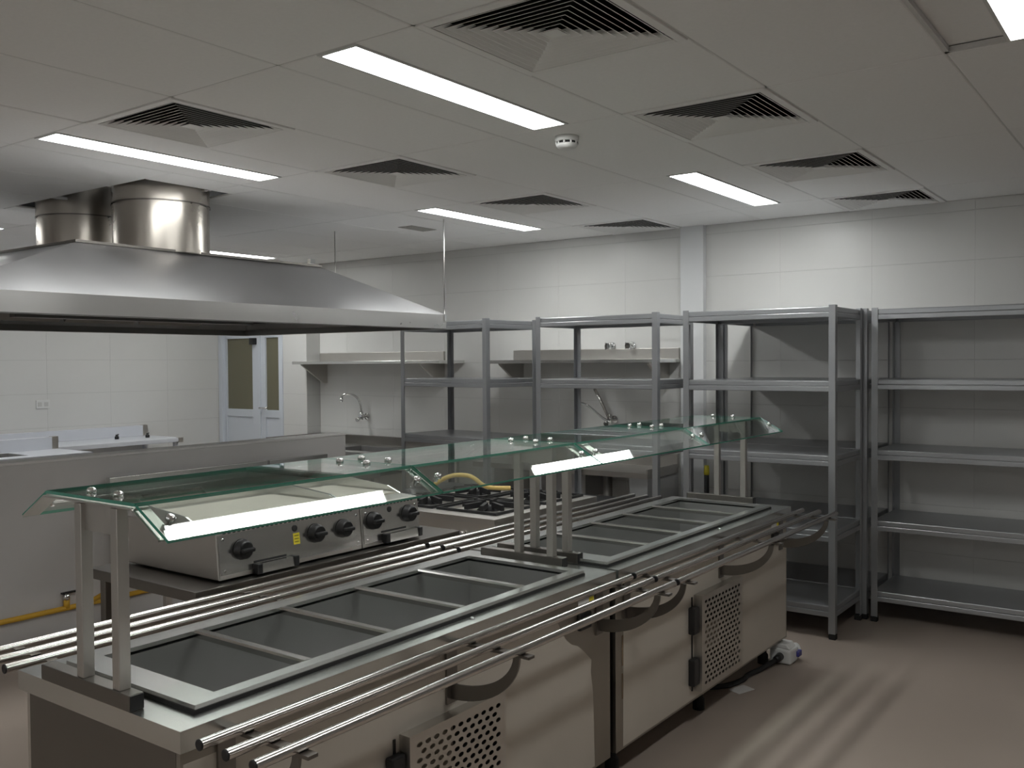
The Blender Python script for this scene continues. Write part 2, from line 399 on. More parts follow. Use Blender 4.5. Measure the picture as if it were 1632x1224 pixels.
# ------------------------------------------------------------------ buffet counters
XF,XB=-1.775,-2.49
def perforated(y0,y1,z0,z1,x,t,ny,nz,margin,r_w,r_h):
    """sheet in the YZ plane at x with staggered slotted holes"""
    mb=MB(); cy=(y1-y0-2*margin)/ny; cz=(z1-z0-2*margin)/nz
    mb.box(x-t,x,y0,y1,z0,z0+margin); mb.box(x-t,x,y0,y1,z1-margin,z1)
    for j in range(nz):
        za=z0+margin+cz*j; zb=za+cz; sh=(j%2)*cy*.5; n=ny-(j%2)
        mb.box(x-t,x,y0,y0+margin+sh,za,zb); mb.box(x-t,x,y1-margin-(cy*.5 if j%2 else 0),y1,za,zb)
        for i in range(n):
            ya=y0+margin+sh+cy*i; yb=ya+cy; yc=(ya+yb)/2; zc=(za+zb)/2
            sq=[(ya,za),(yc,za),(yb,za),(yb,zc),(yb,zb),(yc,zb),(ya,zb),(ya,zc)]
            el=[(yc+r_w*math.cos(a),zc+r_h*math.sin(a)) for a in [math.radians(225+45*q) for q in range(8)]]
            b0=len(mb.v)
            mb.v += [(x,p[0],p[1]) for p in sq]+[(x,p[0],p[1]) for p in el]+[(x-t,p[0],p[1]) for p in el]
            for q in range(8):
                r2=(q+1)%8; mb.face([b0+q,b0+r2,b0+8+r2,b0+8+q]); mb.face([b0+8+q,b0+8+r2,b0+16+r2,b0+16+q])
    return mb
def rail_bracket(t,y,side):
    """flat-strip D bracket in the XZ plane; side=+1 front (towards +X), -1 rear"""
    wx=-1.795 if side>0 else -2.47
    X=lambda d: wx+side*d
    b=MB(); b.box(X(0),X(.008),y-.024,y+.024,.63,.805).build('bracket_plate','steel_dark',t)
    b=MB(); b.box(X(0),X(.300),y-.014,y+.014,.8155,.8235).build('bracket_arm','steel_dark',t)
    k=14; outer=[]; inner=[]
    for i in range(k+1):
        an=math.radians(-90+88*i/k)
        outer.append((X(.008+.252*math.cos(an)),.815+.172*math.sin(an)))
        inner.append((X(.008+.230*math.cos(an)),.815+.126*math.sin(an)))
    m_=MB(); th=.004
    for lst in (outer,inner):
        for (xx,zz) in lst: m_.v.append((xx,y-th,zz))
        for (xx,zz) in lst: m_.v.append((xx,y+th,zz))
    K=k+1
    for i in range(k):
        o0,o1,i0,i1=i,K+i,2*K+i,3*K+i
        m_.face([o0,o0+1,i0+1,i0]); m_.face([o1,i1,i1+1,o1+1]); m_.face([o0,o1,o1+1,o0+1]); m_.face([i0,i0+1,i1+1,i1])
    m_.face([0,2*K,3*K,K]); m_.face([k,K+k,3*K+k,2*K+k])
    m_.build('bracket_curve','steel_dark',t)
def counter(y0,y1,label,rim,opening,bars,grille_y,brackets,patch):
    t=thing('buffet_counter',label,'counter',((XF+XB)/2,(y0+y1)/2,0),'stainless buffet counters')
    yc0,yc1=y0+.012,y1-.012
    front=MB().box(-1.81,-1.795,yc0,yc1,.13,.805).build('front_panel','steel_panel',t,bevel=.002)
    MB().box(-2.47,-2.455,yc0,yc1,.13,.805).build('rear_panel','steel_front',t,bevel=.002)
    for a,b in ((yc0,yc0+.015),(yc1-.015,yc1)): MB().box(-2.455,-1.81,a,b,.13,.805).build('end_panel','steel_dark',t)  # ends coloured darker to stand for their shade and dim reflections
    MB().box(-2.455,-1.81,yc0+.015,yc1-.015,.13,.145).build('base_plate','steel_matte',t)
    # top slab with opening, folded front
    m_=MB(); ro=rim
    m_.box(XB,XF,y0,ro[0]+.01,.80,.85); m_.box(XB,XF,ro[1]-.01,y1,.80,.85); m_.box(XB,-2.39,ro[0]+.01,ro[1]-.01,.80,.85); m_.box(-1.848,XF,ro[0]+.01,ro[1]-.01,.80,.85)
    m_.build('counter_top','steel',t)
    m_=MB(); X0,X1=-2.40,-1.838; ox0,ox1=-2.357,-1.878
    m_.box(X0,X1,ro[0],opening[0],.8586,.870); m_.box(X0,X1,opening[1],ro[1],.8586,.870); m_.box(X0,ox0,opening[0],opening[1],.8586,.870); m_.box(ox1,X1,opening[0],opening[1],.8586,.870)
    m_.build('tank_rim','steel',t)
    gk=MB(); q=.003
    gk.box(X0-q,X1+q,ro[0]-q,opening[0]-.01,.8503,.8585); gk.box(X0-q,X1+q,opening[1]+.01,ro[1]+q,.8503,.8585); gk.box(X0-q,ox0-.01,opening[0]-.01,opening[1]+.01,.8503,.8585); gk.box(ox1+.01,X1+q,opening[0]-.01,opening[1]+.01,.8503,.8585)
    gk.build('rim_gasket','black_rubber',t)
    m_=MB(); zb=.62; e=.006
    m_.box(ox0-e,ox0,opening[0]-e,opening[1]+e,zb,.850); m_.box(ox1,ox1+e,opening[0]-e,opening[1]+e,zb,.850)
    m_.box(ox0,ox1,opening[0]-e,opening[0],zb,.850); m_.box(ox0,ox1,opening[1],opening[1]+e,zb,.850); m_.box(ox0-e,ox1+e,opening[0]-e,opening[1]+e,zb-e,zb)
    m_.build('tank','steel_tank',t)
    for b in bars:
        MB().prism([(b-.016,.852),(b+.016,.852),(b+.016,.866),(b+.011,.871),(b-.011,.871),(b-.016,.866)],'x',ox0,ox1).build('divider_bar','steel_bright',t)
    # rails
    for k,dx in enumerate((.085,.175,.265)):
        for side,xb in ((1,-1.795),(-1,-2.485)):
            x=xb+side*dx
            rl=MB().tube([(x,y0+.004,.836),(x,y1-.004,.836)],.0125,20,caps=False).build('tray_rail','steel_tube',t)
            for yy,dy in ((y0+.004,-.006),(y1-.004,.006)):
                MB().tube([(x,yy-dy*1.5,.836),(x,yy,.836),(x,yy,.836),(x,yy+dy*.5,.836),(x,yy+dy*.7,.836)],.0125,16,radii=[.0118,.0118,.0127,.0127,.010]).build('end_cap','black_plastic',rl)
    for yb in brackets:
        rail_bracket(t,yb,1); rail_bracket(t,yb,-1)
    # perforated access grille on the front
    ga,gb=grille_y
    g=MB().box(-1.795,-1.755,ga,ga+.002,.175,.607); g.box(-1.795,-1.755,gb-.002,gb,.175,.607); g.box(-1.795,-1.755,ga+.002,gb-.002,.605,.607); g.box(-1.795,-1.755,ga+.002,gb-.002,.175,.177)
    gd=g.build('access_cover','steel_matte',t)
    perforated(ga,gb,.175,.607,-1.7535,.0015,11,17,.022,.0125,.0072).build('perforated_sheet','steel_front',gd)
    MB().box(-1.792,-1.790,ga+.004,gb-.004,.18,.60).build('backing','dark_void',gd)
    for pz in patch: MB().box(-1.775,-1.765,pz[0],pz[1],pz[2],pz[3]).build('insulation_patch','insulation',gd)
    for zz in (.50,.27):
        h=MB().box(-1.795,-1.765,ga-.058,ga-.002,zz-.06,zz+.06).build('hinge','black_plastic',t,bevel=.006)
    MB().box(-1.795,-1.79,ga-.026,ga-.018,.18,.60).build('hinge_pin','black_plastic',t)
    # thermostat, label, feet and plinth
    MB().box(-1.795,-1.778,y1-.25,y1-.17,.675,.735).build('thermostat','black_plastic',t,bevel=.005)
    lb=MB().box(-1.795,-1.794,y1-.24,y1-.13,.765,.79).build('rating_label','white_plastic',t)
    MB().box(-1.794,-1.7935,y1-.165,y1-.132,.766,.789).build('warning_mark','yellow_label',lb)
    MB().lathe([(.008,0),(.008,.004),(.004,.007)],(-1.812,(rim[0]+rim[1])/2+.14,.850),seg=12).build('screw','chrome',t)
    for fx in (-2.40,-1.885):
        for fy in (y0+.13,(y0+y1)/2,y1-.13):
            MB().lathe([(.028,0),(.028,.05),(.020,.06),(.020,.13)],(fx,fy,0),seg=14).build('foot','black_rubber',t)
    return t
RIMA=(1.272,2.956); OPA=(1.352,2.914)
cA=counter(1.19,3.085,'near stainless buffet counter with empty well tank, cut by the bottom left edge','' or RIMA,OPA,(1.645,1.96,2.29,2.62),(1.90,2.348),(1.32,2.125,2.985),[(1.93,2.10,.33,.60)])
cB=counter(3.105,5.0,'far stainless buffet counter with empty well tank, nearest the grey shelving',(3.125,4.862),(3.222,4.826),(3.54,3.868,4.18,4.498),(3.81,4.266),(3.195,4.10,4.885),[(3.86,4.02,.34,.46)])
# peeled protective film on the near counter front
film=MB()
pts=[(1.21,.14),(2.955,.14),(2.95,.30),(2.945,.42),(2.93,.50),(2.935,.545),(2.90,.575),(2.875,.595),(2.84,.62),(2.80,.635),(2.765,.66),(2.74,.69),(2.72,.72),(2.70,.75),(2.66,.76),(2.20,.765),(1.21,.765)]
film.prism(pts,'x',-1.795,-1.7943); film.build('protective_film','film',cA)
film=MB(); film.prism([(3.17,.14),(4.975,.14),(4.975,.77),(3.18,.77),(3.175,.5)],'x',-1.795,-1.7943); film.build('protective_film','film',cB)
for (yy,zz,w_,h_) in ((3.168,.52,.012,.12),(3.166,.38,.010,.10)): MB().box(-1.7945,-1.794,yy-w_/2,yy+w_/2,zz-h_/2,zz+h_/2).build('rust_stain','brown_stain',cB)
# ------------------------------------------------------------------ sneeze guards
GP=[(-2.460,1.255),(-2.335,1.327),(-1.942,1.327),(-1.817,1.256)]
GT=.008
def slab(p,q,y0,y1,off0=0.0):
    """glass sheet between two profile points; faces: big faces mat 0, rims mat 1"""
    d=Vector((q[0]-p[0],0,q[1]-p[1])).normalized(); n=Vector((-d.z,0,d.x)); n = n if n.z>0 else -n
    a=Vector((p[0],0,p[1]))+d*.001; b=Vector((q[0],0,q[1]))-d*.001
    mb=MB()
    for o in (a,b,b+n*GT,a+n*GT):
        for y in (y0,y1): mb.v.append((o.x,y,o.z))
    # index: a0=0 a1=1 b0=2 b1=3 bt0=4 bt1=5 at0=6 at1=7
    mb.mi=0; mb.face([0,2,3,1]); mb.face([6,7,5,4])
    mb.mi=1; mb.face([0,1,7,6]); mb.face([2,4,5,3]); mb.face([0,6,4,2]); mb.face([1,3,5,7])
    return mb
def dome(c,n,r=.012):
    n=Vector(n).normalized(); c=Vector(c)
    return MB().tube([c-n*.016,c-n*.0005,c,c+n*.006,c+n*.011,c+n*.013],r,16,radii=[.005,.005,r,r,r*.75,r*.35])
def sneeze_guard(segs,stands,label,cap_y):
    t=thing('sneeze_guard',label,'glass guard',(-2.14,(segs[0][0]+segs[-1][1])/2,.85),'glass guards over the buffet')
    for y0,y1 in segs:
        for nm,i in (('rear_pane',0),('top_pane',1),('front_pane',2)):
            slab(GP[i],GP[i+1],y0,y1).build(nm,['pane_glass','glass_edge'],t)
    def strip(y,w_):
        m_=MB(); off=.004
        P=[(-2.440,1.259),(-2.333,1.3205),(-1.944,1.3205),(-1.837,1.259)]
        Q=[(p[0],p[1]+.004) for p in P]
        for i in range(3):
            m_.prism([P[i],P[i+1],Q[i+1],Q[i]],'y',y-w_/2,y+w_/2)
        return m_
    for y in stands:
        st=MB().box(-2.365,-1.968,y-.019,y+.019,.8505,.889).build('base_bar','steel_dark',t,bevel=.002)  # bar coloured dark to stand for shade on its near face
        for x in (-2.366,-1.967): MB().box(x-.002,x+.002,y-.017,y+.017,.853,.887).build('end_plug','black_plastic',st)
        for x in (-2.185,-2.028): MB().box(x-.015,x+.015,y-.015,y+.015,.889,1.316).build('post','steel_matte',t,bevel=.002)
        MB().box(-2.17,-2.043,y-.004,y+.004,1.25,1.318).build('bracket_plate','steel_matte',t)
        strip(y,.045).build('glass_support','steel_matte',t)
    joints=[(segs[i][1]+segs[i+1][0])/2 for i in range(len(segs)-1)]
    for y in joints: strip(y,.05).build('joint_strip','steel_bright',t)
    edges=[]
    for y0,y1 in segs: edges += [y0+.045,y1-.045]
    nF=Vector((.078,0,.117)); nR=Vector((-.078,0,.117))
    for y in edges:
        for x in (-2.205,-2.085): dome((x,y,1.327+GT),(0,0,1)).build('bolt','chrome',t)
        dome((-1.8795+.004,y,1.2915+.007),(.494,0,.869)).build('bolt','chrome',t)
        dome((-2.3975-.004,y,1.291+.007),(-.494,0,.869)).build('bolt','chrome',t)
    return t
sneeze_guard([(1.195,2.118),(2.124,3.045)],[1.207,3.058-.035],'glass sneeze guard on steel posts over the near buffet counter',0)
sneeze_guard([(3.056,4.018),(4.024,4.985)],[3.135,4.955],'glass sneeze guard on steel posts over the far buffet counter',0)
# ------------------------------------------------------------------ grey steel shelving units
def make_unit(label):
    W_,D_,H_=.925,.50,1.975
    t=thing('shelving_unit',label,'shelf',(0,0,0),'grey steel shelving units')
    a=.040; th=.003
    for sx in (0,1):
        for sy in (0,1):
            x=sx*W_; y=sy*D_; dx=a if sx==0 else -a; dy=a if sy==0 else -a
            x-= .024 if sx==0 else -.024; y-= .024 if sy==0 else -.024
            ex=th if sx==0 else -th; ey=th if sy==0 else -th
            p=MB().prism([(x,y),(x+dx,y),(x+dx,y+ey),(x+ex,y+ey),(x+ex,y+dy),(x,y+dy)],'z',.03,H_).build('post','shelf_paint',t,bevel=.0012)
            MB().box(x-.003 if dx>0 else x+.003,x+dx*.95,y-.003 if dy>0 else y+.003,y+dy*.95,0,.034).build('foot','black_rubber',p,bevel=.004)
    for k,z in enumerate((1.966,1.528,1.086,.640,.194)):
        x0,x1,y0,y1=-.016,W_+.016,-.016,D_+.016
        # folded tray: top sheet with rounded edge and down-turned lip
        m_=MB(); rings=[(0,-.030),(0,-.005),(.0015,-.0015),(.005,0)]; 
        for ins,dz in rings:
            for X_,Y_ in ((x0+ins,y0+ins),(x1-ins,y0+ins),(x1-ins,y1-ins),(x0+ins,y1-ins)): m_.v.append((X_,Y_,z+dz))
        for ins,dz in ((.0015,-.030),(.0015,-.006)):
            for X_,Y_ in ((x0+ins,y0+ins),(x1-ins,y0+ins),(x1-ins,y1-ins),(x0+ins,y1-ins)): m_.v.append((X_,Y_,z+dz))
        for L in (0,1,2):
            for q in range(4): r2=(q+1)%4; m_.face([L*4+q,L*4+r2,L*4+4+r2,L*4+4+q])
        m_.face([12,13,14,15]); m_.face([23,22,21,20])
        for q in range(4): r2=(q+1)%4; m_.face([16+q,20+q,20+r2,16+r2]); m_.face([q,16+q,16+r2,r2])
        sh=m_.build('shelf','shelf_paint',t)
        m_=MB(); i=.004
        m_.box(x0+.022,x1-.022,y0-.005,y0+.012,z-.064,z-.033); m_.box(x0+.022,x1-.022,y1-.012,y1+.005,z-.064,z-.033)
        m_.box(x0-.005,x0+.012,y0+.022,y1-.022,z-.064,z-.033); m_.box(x1-.012,x1+.005,y0+.022,y1-.022,z-.064,z-.033)
        m_.build('shelf_beam','shelf_paint',sh,bevel=.0035)
    return t
units=[('grey shelving unit at left of the row, standing slightly askew before the taps',(-5.123,5.534),-.125),
 ('grey shelving unit in the middle, in front of the sink with two valves',(-3.80,5.534),0),
 ('tall grey shelving unit standing out in front, foot right behind the buffet end',(-2.64,5.530),0),
 ('grey shelving unit against the wall at the right edge of the picture',(-1.61,6.07),0),
 ('grey shelving unit hidden against the wall behind the front right unit',(-2.615,6.092),0)]
pro=make_unit(units[0][0])
allu=[pro]+[copy_tree(pro) for _ in units[1:]]
for o,(lb,(x,y),a) in zip(allu,units):
    o['label']=lb; o.location=(x,y,0); o.rotation_euler=(0,0,a)
# ------------------------------------------------------------------ exhaust hood and ducts
t=thing('exhaust_hood','large stainless exhaust hood hanging over the cooking line at left','hood',(-5.47,3.45,1.9))
def frustum(x0,x1,y0,y1,z0,px0,px1,py0,py1,z1):
    return [(x0,y0,z0),(x1,y0,z0),(x1,y1,z0),(x0,y1,z0),(px0,py0,z1),(px1,py0,z1),(px1,py1,z1),(px0,py1,z1)]
hx0,hx1,hy0,hy1=-6.60,-4.34,1.77,5.13
sk=MB(); n=0
o8=frustum(hx0,hx1,hy0,hy1,1.995,-6.2,-4.745,2.61,4.30,2.30); i8=frustum(hx0+.004,hx1-.004,hy0+.004,hy1-.004,1.993,-6.196,-4.749,2.614,4.296,2.296)
sk.v=o8+i8
for b in (0,8):
    for q in range(4): r2=(q+1)%4; sk.face([b+q,b+r2,b+4+r2,b+4+q])
    sk.face([b+4,b+5,b+6,b+7])
for q in range(4): r2=(q+1)%4; sk.face([q,r2,8+r2,8+q])
canopy=sk.build('canopy','steel_hood',t,fix=True)
lip=MB(); e=.003
for (a,b,c_,d_) in ((hx1-e,hx1,hy0,hy1),(hx0,hx0+e,hy0,hy1),(hx0+e,hx1-e,hy0,hy0+e),(hx0+e,hx1-e,hy1-e,hy1)):
    lip.box(a,b,c_,d_,1.895,1.995)
lip.build('lip','steel_lip',t)
gut=MB(); g=.075
for (a,b,c_,d_) in ((hx1-g,hx1,hy0,hy1),(hx0,hx0+g,hy0,hy1),(hx0+g,hx1-g,hy0,hy0+g),(hx0+g,hx1-g,hy1-g,hy1)):
    gut.box(a,b,c_,d_,1.892,1.895)
for (a,b,c_,d_) in ((hx1-g-.003,hx1-g,hy0+g,hy1-g),(hx0+g,hx0+g+.003,hy0+g,hy1-g),(hx0+g,hx1-g,hy0+g,hy0+g+.003),(hx0+g,hx1-g,hy1-g-.003,hy1-g)):
    gut.box(a,b,c_,d_,1.895,1.935)
gut.build('grease_gutter','hood_inside',t)
MB().box(-5.50,-5.44,2.62,4.29,1.93,2.25).build('filter_spine','hood_inside',t)
for s in (-1,1):
    for k in range(3):
        ya=2.66+k*.53
        MB().bar((-5.47+s*.06,ya+.24,2.22),(-5.47+s*.50,ya+.24,1.95),.49,.04,up=(0,0,1)).build('grease_filter','hood_inside',t)
MB().box(-6.22,-4.735,2.60,2.62,2.298,2.312).build('top_flange','steel_dark',t)
MB().box(-4.76,-4.735,2.62,4.31,2.298,2.312).build('top_flange','steel_dark',t)
MB().box(-6.22,-4.76,4.29,4.31,2.298,2.312).build('top_flange','steel_dark',t)
for (x,y,z0) in ((-4.345,5.115,1.97),(-5.40,5.05,2.0)):
    rd=MB().tube([(x,y,z0),(x,y,CZ)],.004,8).build('hanger_rod','aluminium',t)
    MB().box(x-.012,x+.012,y-.012,y+.012,z0-.02,z0+.03).build('hanger_clip','chrome',rd)
MB().box(-4.80,-4.77,4.24,4.28,2.322,2.35).build('lifting_lug','chrome',t)
for (dx,dy,dr),lb in zip(DUCTS,('front round stainless exhaust duct rising from the hood to the ceiling','rear round stainless exhaust duct, half hidden behind the front duct')):
    tt=thing('exhaust_duct',lb,'duct',(dx,dy,2.30),'round exhaust ducts')
    MB().tube([(dx,dy,2.302),(dx,dy,2.325)],dr+.004,48,caps=False).build('lower_collar','steel_duct',tt)
    MB().tube([(dx,dy,2.325),(dx,dy,2.60)],dr,48,caps=False).build('barrel','steel_duct',tt)
    MB().tube([(dx,dy,2.597),(dx,dy,2.80)],dr+.003,48,caps=False).build('upper_barrel','steel_duct',tt)
    MB().tube([(dx,dy,2.592),(dx,dy,2.600)],dr+.006,48,caps=False).build('seam_bead','steel_dark',tt)
# ------------------------------------------------------------------ griddle table, griddles, stove
def leg_table(t,x0,x1,y0,y1,z,m='steel_matte',splash=None,thick=.04,legw=.038,shelf=None,hole=None):
    if hole:
        a,b,c_,d_=hole; mm=MB(); mm.box(x0,a,y0,y1,z-thick,z); mm.box(b,x1,y0,y1,z-thick,z); mm.box(a,b,y0,c_,z-thick,z); mm.box(a,b,d_,y1,z-thick,z)
        mm.build('table_top',m,t)
        mm=MB(); e=.004; zb=z-.22
        mm.box(a,a+e,c_,d_,zb,z-.002); mm.box(b-e,b,c_,d_,zb,z-.002); mm.box(a,b,c_,c_+e,zb,z-.002); mm.box(a,b,d_-e,d_,zb,z-.002); mm.box(a,b,c_,d_,zb-e,zb)
        mm.build('sink_bowl','steel_tank',t)
    else: MB().box(x0,x1,y0,y1,z-thick,z).build('table_top',m,t,bevel=.003)
    for x in (x0+.05,x1-.05):
        for y in (y0+.05,y1-.05):
            MB().box(x-legw/2,x+legw/2,y-legw/2,y+legw/2,0.0,z-thick).build('leg',m,t,bevel=.003)
    if shelf: MB().box(x0+.03,x1-.03,y0+.03,y1-.03,shelf-.02,shelf).build('lower_shelf',m,t)
t=thing('prep_table','low stainless table carrying the two black-knobbed griddles','table',(-3.17,2.69,0))
leg_table(t,-3.52,-2.82,1.96,3.42,.85,'steel_dark')  # table coloured dark for the shadow and hood reflection on its top
def griddle(y0,y1,label,knobs,hole,slot,grip,labels):
    t=thing('griddle',label,'griddle',(-3.15,(y0+y1)/2,.85),'countertop griddles')
    xf=-2.862; xb=-3.47
    prof=[(xf,.868),(xb,.868),(xb,1.10),(xb+.02,1.10),(xf-.10,1.045),(xf-.022,1.040)]
    MB().prism([(xf,.858),(xb,.858),(xb,1.045),(xf-.10,1.045),(xf-.018,1.040)],'y',y0,y1).build('body','steel_matte',t,bevel=.004)
    MB().box(xb,xb+.015,y0,y1,1.045,1.11).build('back_splash','steel',t)
    for yy in (y0,y1-.008): MB().prism([(xb+.015,1.045),(xf-.12,1.045),(xf-.20,1.075),(xb+.015,1.11)],'y',yy,yy+.008).build('side_splash','steel',t)
    MB().box(xb+.05,xf-.13,y0+.03,y1-.03,1.045,1.052).build('hot_plate','film',t)
    # front plate slightly proud and tilted
    def P(y,z,o): 
        k=(z-.868)/(.172); return (xf-.018*k+o,y,z)
    def plate(ya,yb,za,zb,o0,o1,name,m,par):
        mb=MB(); mb.v=[P(ya,za,o0),P(yb,za,o0),P(yb,zb,o0),P(ya,zb,o0),P(ya,za,o1),P(yb,za,o1),P(yb,zb,o1),P(ya,zb,o1)]
        for q in ((0,1,2,3),(4,5,6,7),(0,1,5,4),(1,2,6,5),(2,3,7,6),(3,0,4,7)): mb.face(list(q))
        return mb.build(name,m,par)
    fp=plate(y0+.006,y1-.006,.876,1.022,-.001,.004,'control_panel','steel_bright',t)
    for i in range(int((y1-y0-.05)/.022)): plate(y0+.03+i*.022,y0+.042+i*.022,1.024,1.034,0,.002,'vent_slot','dark_void',t)
    for y,z in knobs:
        c=P(y,z,.004)
        kb=MB().lathe([(.039,0),(.039,.005),(.036,.008),(.034,.026),(.028,.032)],c,axis='x',seg=24).build('knob','black_plastic',t)
        MB().box(c[0]+.026,c[0]+.046,y-.030,y+.030,z-.008,z+.008).build('knob_grip','black_plastic',kb,bevel=.005)
    for y,z in hole: c=P(y,z,.003); MB().lathe([(.013,0),(.013,.003),(.009,.004)],c,axis='x',seg=16).build('sight_hole','dark_void',t)
    for ya,yb,z in slot: plate(ya,yb,z-.004,z+.004,.002,.006,'slot','dark_void',t)
    for ya,yb,z in grip:
        g=plate(ya,yb,z-.018,z+.018,.003,.028,'drawer_front','steel_bright',t)
        for yy in (ya,yb): 
            c=P(yy,z,.004); MB().box(c[0],c[0]+.03,yy-.012,yy+.012,z-.02,z+.02).build('drawer_end','black_plastic',g,bevel=.004)
    for y,z in labels:
        l=plate(y-.016,y+.016,z-.022,z+.022,.004,.005,'warning_label','yellow_label',t)
        for k in (-1,0,1): plate(y-.011,y+.011,z+k*.012-.0015,z+k*.012+.0015,.005,.0054,'label_line','label_print',l)
    for yy in (y0+.025,y1-.025):
        for z in (.89,1.005): c=P(yy,z,.004); MB().lathe([(.006,0),(.005,.003)],c,axis='x',seg=8).build('screw','chrome',t)
    for yy in (y0+.05,y1-.05):
        for xx in (xf-.06,xb+.06): MB().lathe([(.02,0),(.018,.008)],(xx,yy,.85),seg=12).build('foot','black_rubber',t)
    return t
griddle(2.09,2.815,'longer griddle with three black knobs, left of the pair on the table',[(2.196,.958),(2.557,.964),(2.709,.961)],[(2.453,.998)],[(2.247,2.401,.902)],[(2.252,2.43,.878)],[(2.459,.957)])
griddle(2.82,3.185,'shorter griddle with two black knobs and drawer handle, right of the pair',[(2.886,.968),(3.110,.970)],[(2.992,1.003)],[(2.932,3.088,.912)],[(2.945,3.155,.884)],[])
# stove with four pan supports
t=thing('gas_stove','low four-burner stainless gas stove with black cast iron grates','stove',(-3.33,4.24,0))
SX0,SX1,SY0,SY1,SZ=-3.80,-2.857,3.74,4.745,.85
cx=[-3.545,-3.13]; cy=[4.05,4.50]; cx=[-3.57,-3.132]; hg=.205
top=MB()
xs=[SX0,cx[0]-.18,cx[0]+.18,cx[1]-.18,cx[1]+.18,SX1]; ys=[SY0,cy[0]-.18,cy[0]+.18,cy[1]-.18,cy[1]+.18,SY1]
for i in range(5):
    for j in range(5):
        if i in (1,3) and j in (1,3):
            top.box(xs[i],xs[i+1],ys[j],ys[j+1],SZ-.03,SZ-.012); continue
        top.box(xs[i],xs[i+1],ys[j],ys[j+1],SZ-.03,SZ)
top.build('hob_top','steel_matte',t)
a=MB(); e=.02
a.box(SX0,SX1,SY0,SY0+e,SZ-.15,SZ-.03); a.box(SX0,SX1,SY1-e,SY1,SZ-.15,SZ-.03); a.box(SX0,SX0+e,SY0+e,SY1-e,SZ-.15,SZ-.03); a.box(SX1-e,SX1,SY0+e,SY1-e,SZ-.15,SZ-.03)
a.build('frame','steel_front',t)
MB().box(SX0+e,SX1-e,SY0+e,SY1-e,SZ-.13,SZ-.12).build('drip_tray','dark_void',t)
for x in (SX0+.04,SX1-.04):
    for y in (SY0+.04,SY1-.04): MB().box(x-.03,x+.03,y-.03,y+.03,0,SZ-.15).build('leg','steel_matte',t)
MB().box(SX0+.03,SX1-.03,SY0+.03,SY1-.03,.20,.22).build('lower_shelf','steel_matte',t)
for x in cx:
    for y in cy:
        g=MB(); 
        for s in (-1,1): g.box(x+s*hg,x+s*(hg-.012),y-hg,y+hg,SZ,SZ+.014); g.box(x-hg+.012,x+hg-.012,y+s*hg,y+s*(hg-.012),SZ,SZ+.014)
        gr=g.build('grate','cast_iron',t)
        for k in range(8):
            an=math.pi/8+k*math.pi/4; rr=hg*.97/max(abs(math.cos(an)),abs(math.sin(an)))
            MB().bar((x+.045*math.cos(an),y+.045*math.sin(an),SZ+.022),(x+.150*math.cos(an),y+.150*math.sin(an),SZ+.016),.020,.030).build('grate_finger','cast_iron',gr)
        b=MB().lathe([(.075,-.09),(.075,-.05),(.06,-.035),(.05,-.03),(.05,-.02),(.02,-.018)],(x,y,SZ+.03),seg=20).build('burner','cast_iron',t)
for x in (-3.42,-3.33,-3.02,-2.93) and (-3.66,-3.56,-3.15,-3.055):
    k=MB().tube([(x,SY0,SZ-.085),(x,SY0-.03,SZ-.085)],.012,10).build('gas_tap','steel_tube',t)
    MB().box(x-.026,x+.026,SY0-.045,SY0-.03,SZ-.094,SZ-.076).build('tap_lever','chrome',k,bevel=.003)
# yellow flexible gas hose over the stove
hp=[(-3.66,4.17,.91),(-3.60,4.20,.955),(-3.52,4.22,.985),(-3.44,4.25,.985),(-3.40,4.27,.965),(-3.37,4.30,.93),(-3.345,4.34,.912),(-3.31,4.40,.905),(-3.27,4.44,.903)]
def smooth(pts,n=6):
    P=[Vector(p) for p in pts]; out=[]
    for i in range(len(P)-1):
        a=P[max(i-1,0)];b=P[i];c=P[i+1];d=P[min(i+2,len(P)-1)]
        for k in range(n):
            s=k/n; out.append(.5*((2*b)+(-a+c)*s+(2*a-5*b+4*c-d)*s*s+(-a+3*b-3*c+d)*s**3))
    out.append(P[-1]); return out
tag(MB().tube(smooth(hp),.013,10).build('gas_hose','yellow_hose'),'yellow flexible gas hose lying across the stove grates','hose')
# yellow gas pipe along the half wall
t=thing('gas_pipe','yellow gas pipe running low along the grey half wall','pipe',(-5.36,3.0,.21))
MB().tube([(-5.382,.5,.215),(-5.382,4.9,.208)],.016,12).build('pipe','yellow_pipe',t)
MB().tube([(-5.38,2.86,.212),(-5.38,2.86,.262)],.018,12).build('tee_fitting','yellow_pipe',t)
vb=MB().tube([(-5.38,2.86,.262),(-5.38,2.86,.275),(-5.38,2.86,.30)],.02,10).build('valve','chrome',t)
MB().box(-5.39,-5.37,2.83,2.92,.298,.308).build('valve_lever','black_plastic',vb)
MB().tube([(-5.38,2.98,.21),(-5.30,2.99,.25),(-5.20,3.0,.30),(-5.15,3.0,.36)],.015,10).build('branch_hose','yellow_pipe',t)
MB().tube([(-5.388,1.5,.19),(-5.399,1.5,.19)],.01,8).build('pipe_clip','chrome',t)
# stainless tables along the half wall
for y0,y1,lb in ((3.10,4.29,'stainless table with raised back edge against the half wall, longer one'),(4.31,4.86,'short stainless table against the end of the half wall')):
    t=thing('wall_table',lb,'table',(-5.0,(y0+y1)/2,0),'stainless tables at the half wall')
    leg_table(t,-5.345,-4.75,y0,y1,.86,'steel_matte')
    MB().box(-5.345,-5.30,y0,y1,.861,.965).build('back_splash','steel',t,bevel=.003)
